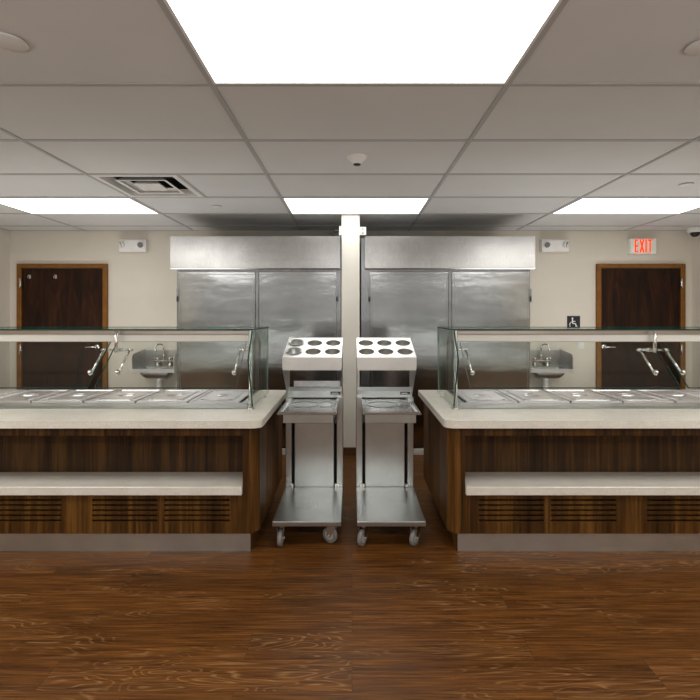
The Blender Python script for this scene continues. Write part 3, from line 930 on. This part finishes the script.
# ------------------------------------------------------------------ tray and cutlery carts
def cart(cx, m, side, angles):
    Y0 = 3.1
    t = thing('tray_cart', (cx, Y0, 0), f'stainless tray and cutlery cart on casters beside the {side} counter', 'cart', 'stainless tray carts')
    def bx(bm, a, c_, *r, **k): box(bm, cx + a, cx + c_, *r, **k)
    hw = .213
    bm = bmn(); bx(bm, -hw, hw, 2.82, 3.50, .140, .172, bev=.004, seg=2); obj('base_platform', bm, 'steel', t)
    # casters
    for k, (ax, ay) in enumerate(((-.165, 2.895), (.165, 2.895), (-.165, 3.42), (.165, 3.42))):
        ang = math.radians(angles[k])
        w = Vector((math.sin(ang), math.cos(ang), 0))        # rolling direction
        ax_ = Vector((w.y, -w.x, 0))                          # axle
        c = Vector((cx + ax, ay, .05)) - w * .028
        bm = bmn()
        lathe(bm, [(0, .13), (.030, .13), (.032, .14), (0, .14)], (cx + ax, ay, 0), 'z', 18)
        lathe(bm, [(.020, .112), (.020, .13)], (cx + ax, ay, 0), 'z', 14)
        for sg in (-1, 1):
            o1 = ax_ * sg * .0195
            q = [Vector((cx + ax, ay, .118)) + w * .024 + o1, Vector((cx + ax, ay, .118)) - w * .04 + o1, c - w * .014 + o1, c + w * .014 + o1 + Vector((0, 0, -.004))]
            A = [bm.verts.new(p - ax_ * .0015) for p in q]; B = [bm.verts.new(p + ax_ * .0015) for p in q]
            bm.faces.new(A); bm.faces.new(B[::-1])
            for i in range(4): bm.faces.new((A[i], B[i], B[(i + 1) % 4], A[(i + 1) % 4]))
        A = [Vector((cx + ax, ay, .118)) + w * .024 - ax_ * .02, Vector((cx + ax, ay, .118)) + w * .024 + ax_ * .02, Vector((cx + ax, ay, .118)) - w * .04 + ax_ * .02, Vector((cx + ax, ay, .118)) - w * .04 - ax_ * .02]
        bm.faces.new([bm.verts.new(p) for p in A])
        cs = obj('caster', bm, 'satin', t)
        bm = bmn()
        lathe(bm, [(.030, -.013), (.044, -.014), (.050, -.009), (.050, .009), (.044, .014), (.030, .013)], c, tuple(ax_), 28)
        obj('tyre', bm, 'rubber' if k < 2 else 'black', cs)
        bm = bmn()
        lathe(bm, [(0, -.024), (.007, -.024), (.008, -.013), (.024, -.011), (.030, -.013), (.030, .013), (.024, .011), (.008, .013), (.007, .024), (0, .024)], c, tuple(ax_), 24)
        obj('hub', bm, 'hub_grey', cs)
    # column and the posts either side of it
    bm = bmn(); bx(bm, -.146, .146, 3.385, 3.50, .172, .80, bev=.003); obj('column', bm, 'steel_cart', t)
    bm = bmn(); bx(bm, -.206, -.146, 3.455, 3.49, .172, .80); bx(bm, .146, .206, 3.455, 3.49, .172, .80); obj('slot_shade', bm, 'dark', t)  # dark strips standing in for the shade in the gaps beside the column
    for s in (-1, 1):
        bm = bmn(); a, c_ = sorted((s * .166, s * .2125)); bx(bm, a, c_, 3.385, 3.50, .172, .83, bev=.003); p = obj('post', bm, 'steel_cart', t)
        bm = bmn(); a, c_ = sorted((s * .150, s * .185)); bx(bm, a, c_, 3.372, 3.39, .172, .20, bev=.002)
        lathe(bm, [(0, 0), (.006, 0), (.006, -.004), (0, -.005)], (cx + s * .168, 3.372, .186), 'y', 10)
        obj('foot_bracket', bm, 'satin', p)
    # tray shelf head
    tx0, tx1 = (-.203, .182) if m < 0 else (-.174, .203)
    bm = bmn()
    zt = .815
    def lp(i, z, yo=0): return [bm.verts.new(p) for p in ((cx + tx0 + i, 2.95 + i, z), (cx + tx1 - i, 2.95 + i, z), (cx + tx1 - i, 3.43 - i, z), (cx + tx0 + i, 3.43 - i, z))]
    loops = [lp(.004, zt - .016), lp(0, zt - .014), lp(0, zt - .003), lp(.004, zt), lp(.02, zt + .001), lp(.034, zt - .004)]
    for A, B in zip(loops, loops[1:]):
        for q in range(4): bm.faces.new((A[q], A[(q + 1) % 4], B[(q + 1) % 4], B[q]))
    bm.faces.new(loops[-1]); bm.faces.new(loops[0][::-1])
    tt = obj('tray_top', bm, 'steel_tray', t)
    bm = bmn()                                # two pressed ovals in the tray
    for ox, rx in ((-.045, .105), (.105, .05)):
        pts = [(cx + (tx0 + tx1) / 2 + ox + rx * math.cos(2 * PI * k / 40), 3.235 + .10 * math.sin(2 * PI * k / 40), zt - .0072) for k in range(41)]
        tube(bm, pts, .0065, 8, 0, False)
    obj('pressed_oval', bm, 'steel_tray', tt)
    bx0, bx1 = (-.173, .160) if m < 0 else (-.160, .176)
    bm = bmn(); bx(bm, bx0, bx1, 2.985, 3.385, .737, zt - .014, bev=.003); obj('dispenser_box', bm, 'steel_cart', t)
    for a, sg in ((bx0 + .008, -1), (bx1 - .008, 1)):
        bm = bmn()
        prism(bm, [(3.03, .745), (3.385, .745), (3.385, .66), (3.33, .655), (3.03, .728)], cx + a - .004 + sg * .012, cx + a + .004 + sg * .012, 'x'); obj('support_gusset', bm, 'black', t)
    # upper cutlery holder
    for s in (-1, 1):
        bm = bmn()
        a, c_ = sorted((s * .2045, s * .208))
        prism(bm, [(3.2, 1.147), (3.2, 1.07), (3.455, .815), (3.56, .815), (3.56, 1.268), (3.54, 1.266)], cx + a, cx + c_, 'x'); obj('side_panel', bm, 'steel_bright', t)
    bm = bmn()
    bx(bm, -.2045, .2045, 3.2, 3.204, 1.062, 1.146)
    bx(bm, -.2045, .2045, 3.54, 3.544, 1.056, 1.262)
    bx(bm, -.2045, .2045, 3.204, 3.54, 1.056, 1.06)
    bx(bm, -.2045, .2045, 3.2, 3.206, 1.058, 1.062)
    obj('cutlery_box', bm, 'steel_bright', t)
    # sloping top plate with six round holes
    O = Vector((cx, 3.2, 1.147)); eu = Vector((1, 0, 0)); ev = Vector((0, .34, .1195)); LV = ev.length; ev.normalize(); en = eu.cross(ev)
    cw, ch = .415 / 3, LV / 2
    bm = bmn()
    n = 32; R = .0555
    holes = []
    for i in range(3):
        for j in range(2):
            cu, cv = -.2075 + cw * (i + .5), ch * (j + .5) + (.010 if j == 0 else -.012)
            holes.append((cu, cv))
            lo_v, hi_v = ch * j, ch * (j + 1)
            def pt(u, v, z): return O + eu * u + ev * v + en * z
            outer, inner, inner2 = [], [], []
            angs = sorted([2 * PI * k / n for k in range(n)] + [math.atan2(y_ - cv, x_ - cu) % (2 * PI) for x_ in (cu - cw / 2, cu + cw / 2) for y_ in (lo_v, hi_v)])
            for a in angs:
                cc, ss = math.cos(a), math.sin(a)
                fx_ = (cw / 2) / abs(cc) if abs(cc) > 1e-7 else 1e9
                fy_ = ((hi_v - cv) if ss > 0 else (cv - lo_v)) / abs(ss) if abs(ss) > 1e-7 else 1e9
                f_ = min(fx_, fy_)
                outer.append(bm.verts.new(pt(cu + cc * f_, cv + ss * f_, 0)))
                inner.append(bm.verts.new(pt(cu + cc * R, cv + ss * R, 0)))
                inner2.append(bm.verts.new(pt(cu + cc * R, cv + ss * R, -.006)))
            K = len(angs)
            for k in range(K):
                bm.faces.new((outer[k], outer[(k + 1) % K], inner[(k + 1) % K], inner[k]))
                bm.faces.new((inner[k], inner[(k + 1) % K], inner2[(k + 1) % K], inner2[k]))
    bmesh.ops.remove_doubles(bm, verts=bm.verts[:], dist=1e-5)
    obj('top_plate', bm, 'steel_top', t)
    for i, (cu, cv) in enumerate(holes):
        if m < 0 and i in (0, 1): continue
        bm = bmn(); c = O + eu * cu + ev * cv
        lathe(bm, [(R - .001, -.004), (R - .003, -.075), (R - .006, -.082), (0, -.082)], c, tuple(en), 28)
        obj('cup_sleeve', bm, 'steel_bright', t)
    if m < 0:
        for i, w in ((0, 'front left'), (1, 'back left')):
            cu, cv = holes[i]; c = O + eu * cu + ev * cv
            bm = bmn()
            lathe(bm, [(0, -.070), (R - .008, -.070), (R - .004, -.060), (R - .003, .003), (R + .004, .005), (R + .004, .008), (R - .005, .008), (R - .008, -.06), (0, -.066)], c, tuple(en), 32)
            tag(obj('cutlery_cup', bm, 'steel_cart'), f'loose steel cutlery cup in the {w} hole of the left cart', 'cutlery cup', 'loose cutlery cups')
    bm = bmn()
    bx(bm, -.2045, .2045, 3.44, 3.446, .822, .872, bev=.001); prism(bm, [(3.446, .868), (3.446, .872), (3.53, .888), (3.53, .884)], cx - .2045, cx + .2045, 'x')
    obj('rear_rail', bm, 'steel_cart', t)
    if m < 0:
        bm = bmn(); bx(bm, -.17, .19, 3.535, 3.539, .882, .935, bev=.001); obj('rear_guard', bm, 'steel_tray', t)
    bm = bmn(); bx(bm, .118, .192, 3.434, 3.4405, .846, .866, bev=.002); np_ = obj('name_plate', bm, 'black', t)
    bm = bmn(); bx(bm, .126, .176, 3.4335, 3.4345, .853, .859); obj('name_plate_band', bm, 'satin', np_)
cart(-.279, -1, 'left', (4, 118, 20, 80))
cart(.243, 1, 'right', (28, 35, 15, 25))

# ------------------------------------------------------------------ light and colour
w = bpy.data.worlds.new('world'); SC.world = w; w.use_nodes = True
bg = w.node_tree.nodes['Background']
bg.inputs[0].default_value = (1, .97, .93, 1)
bg.inputs[1].default_value = .42
SC.view_settings.view_transform = 'Standard'
SC.view_settings.look = 'None'
SC.view_settings.exposure = 0.48
SC.view_settings.gamma = 0.93
SC.cycles.max_bounces = 10
SC.cycles.diffuse_bounces = 6
SC.cycles.transparent_max_bounces = 16
SC.cycles.use_denoising = True
SC.cycles.sample_clamp_indirect = 6
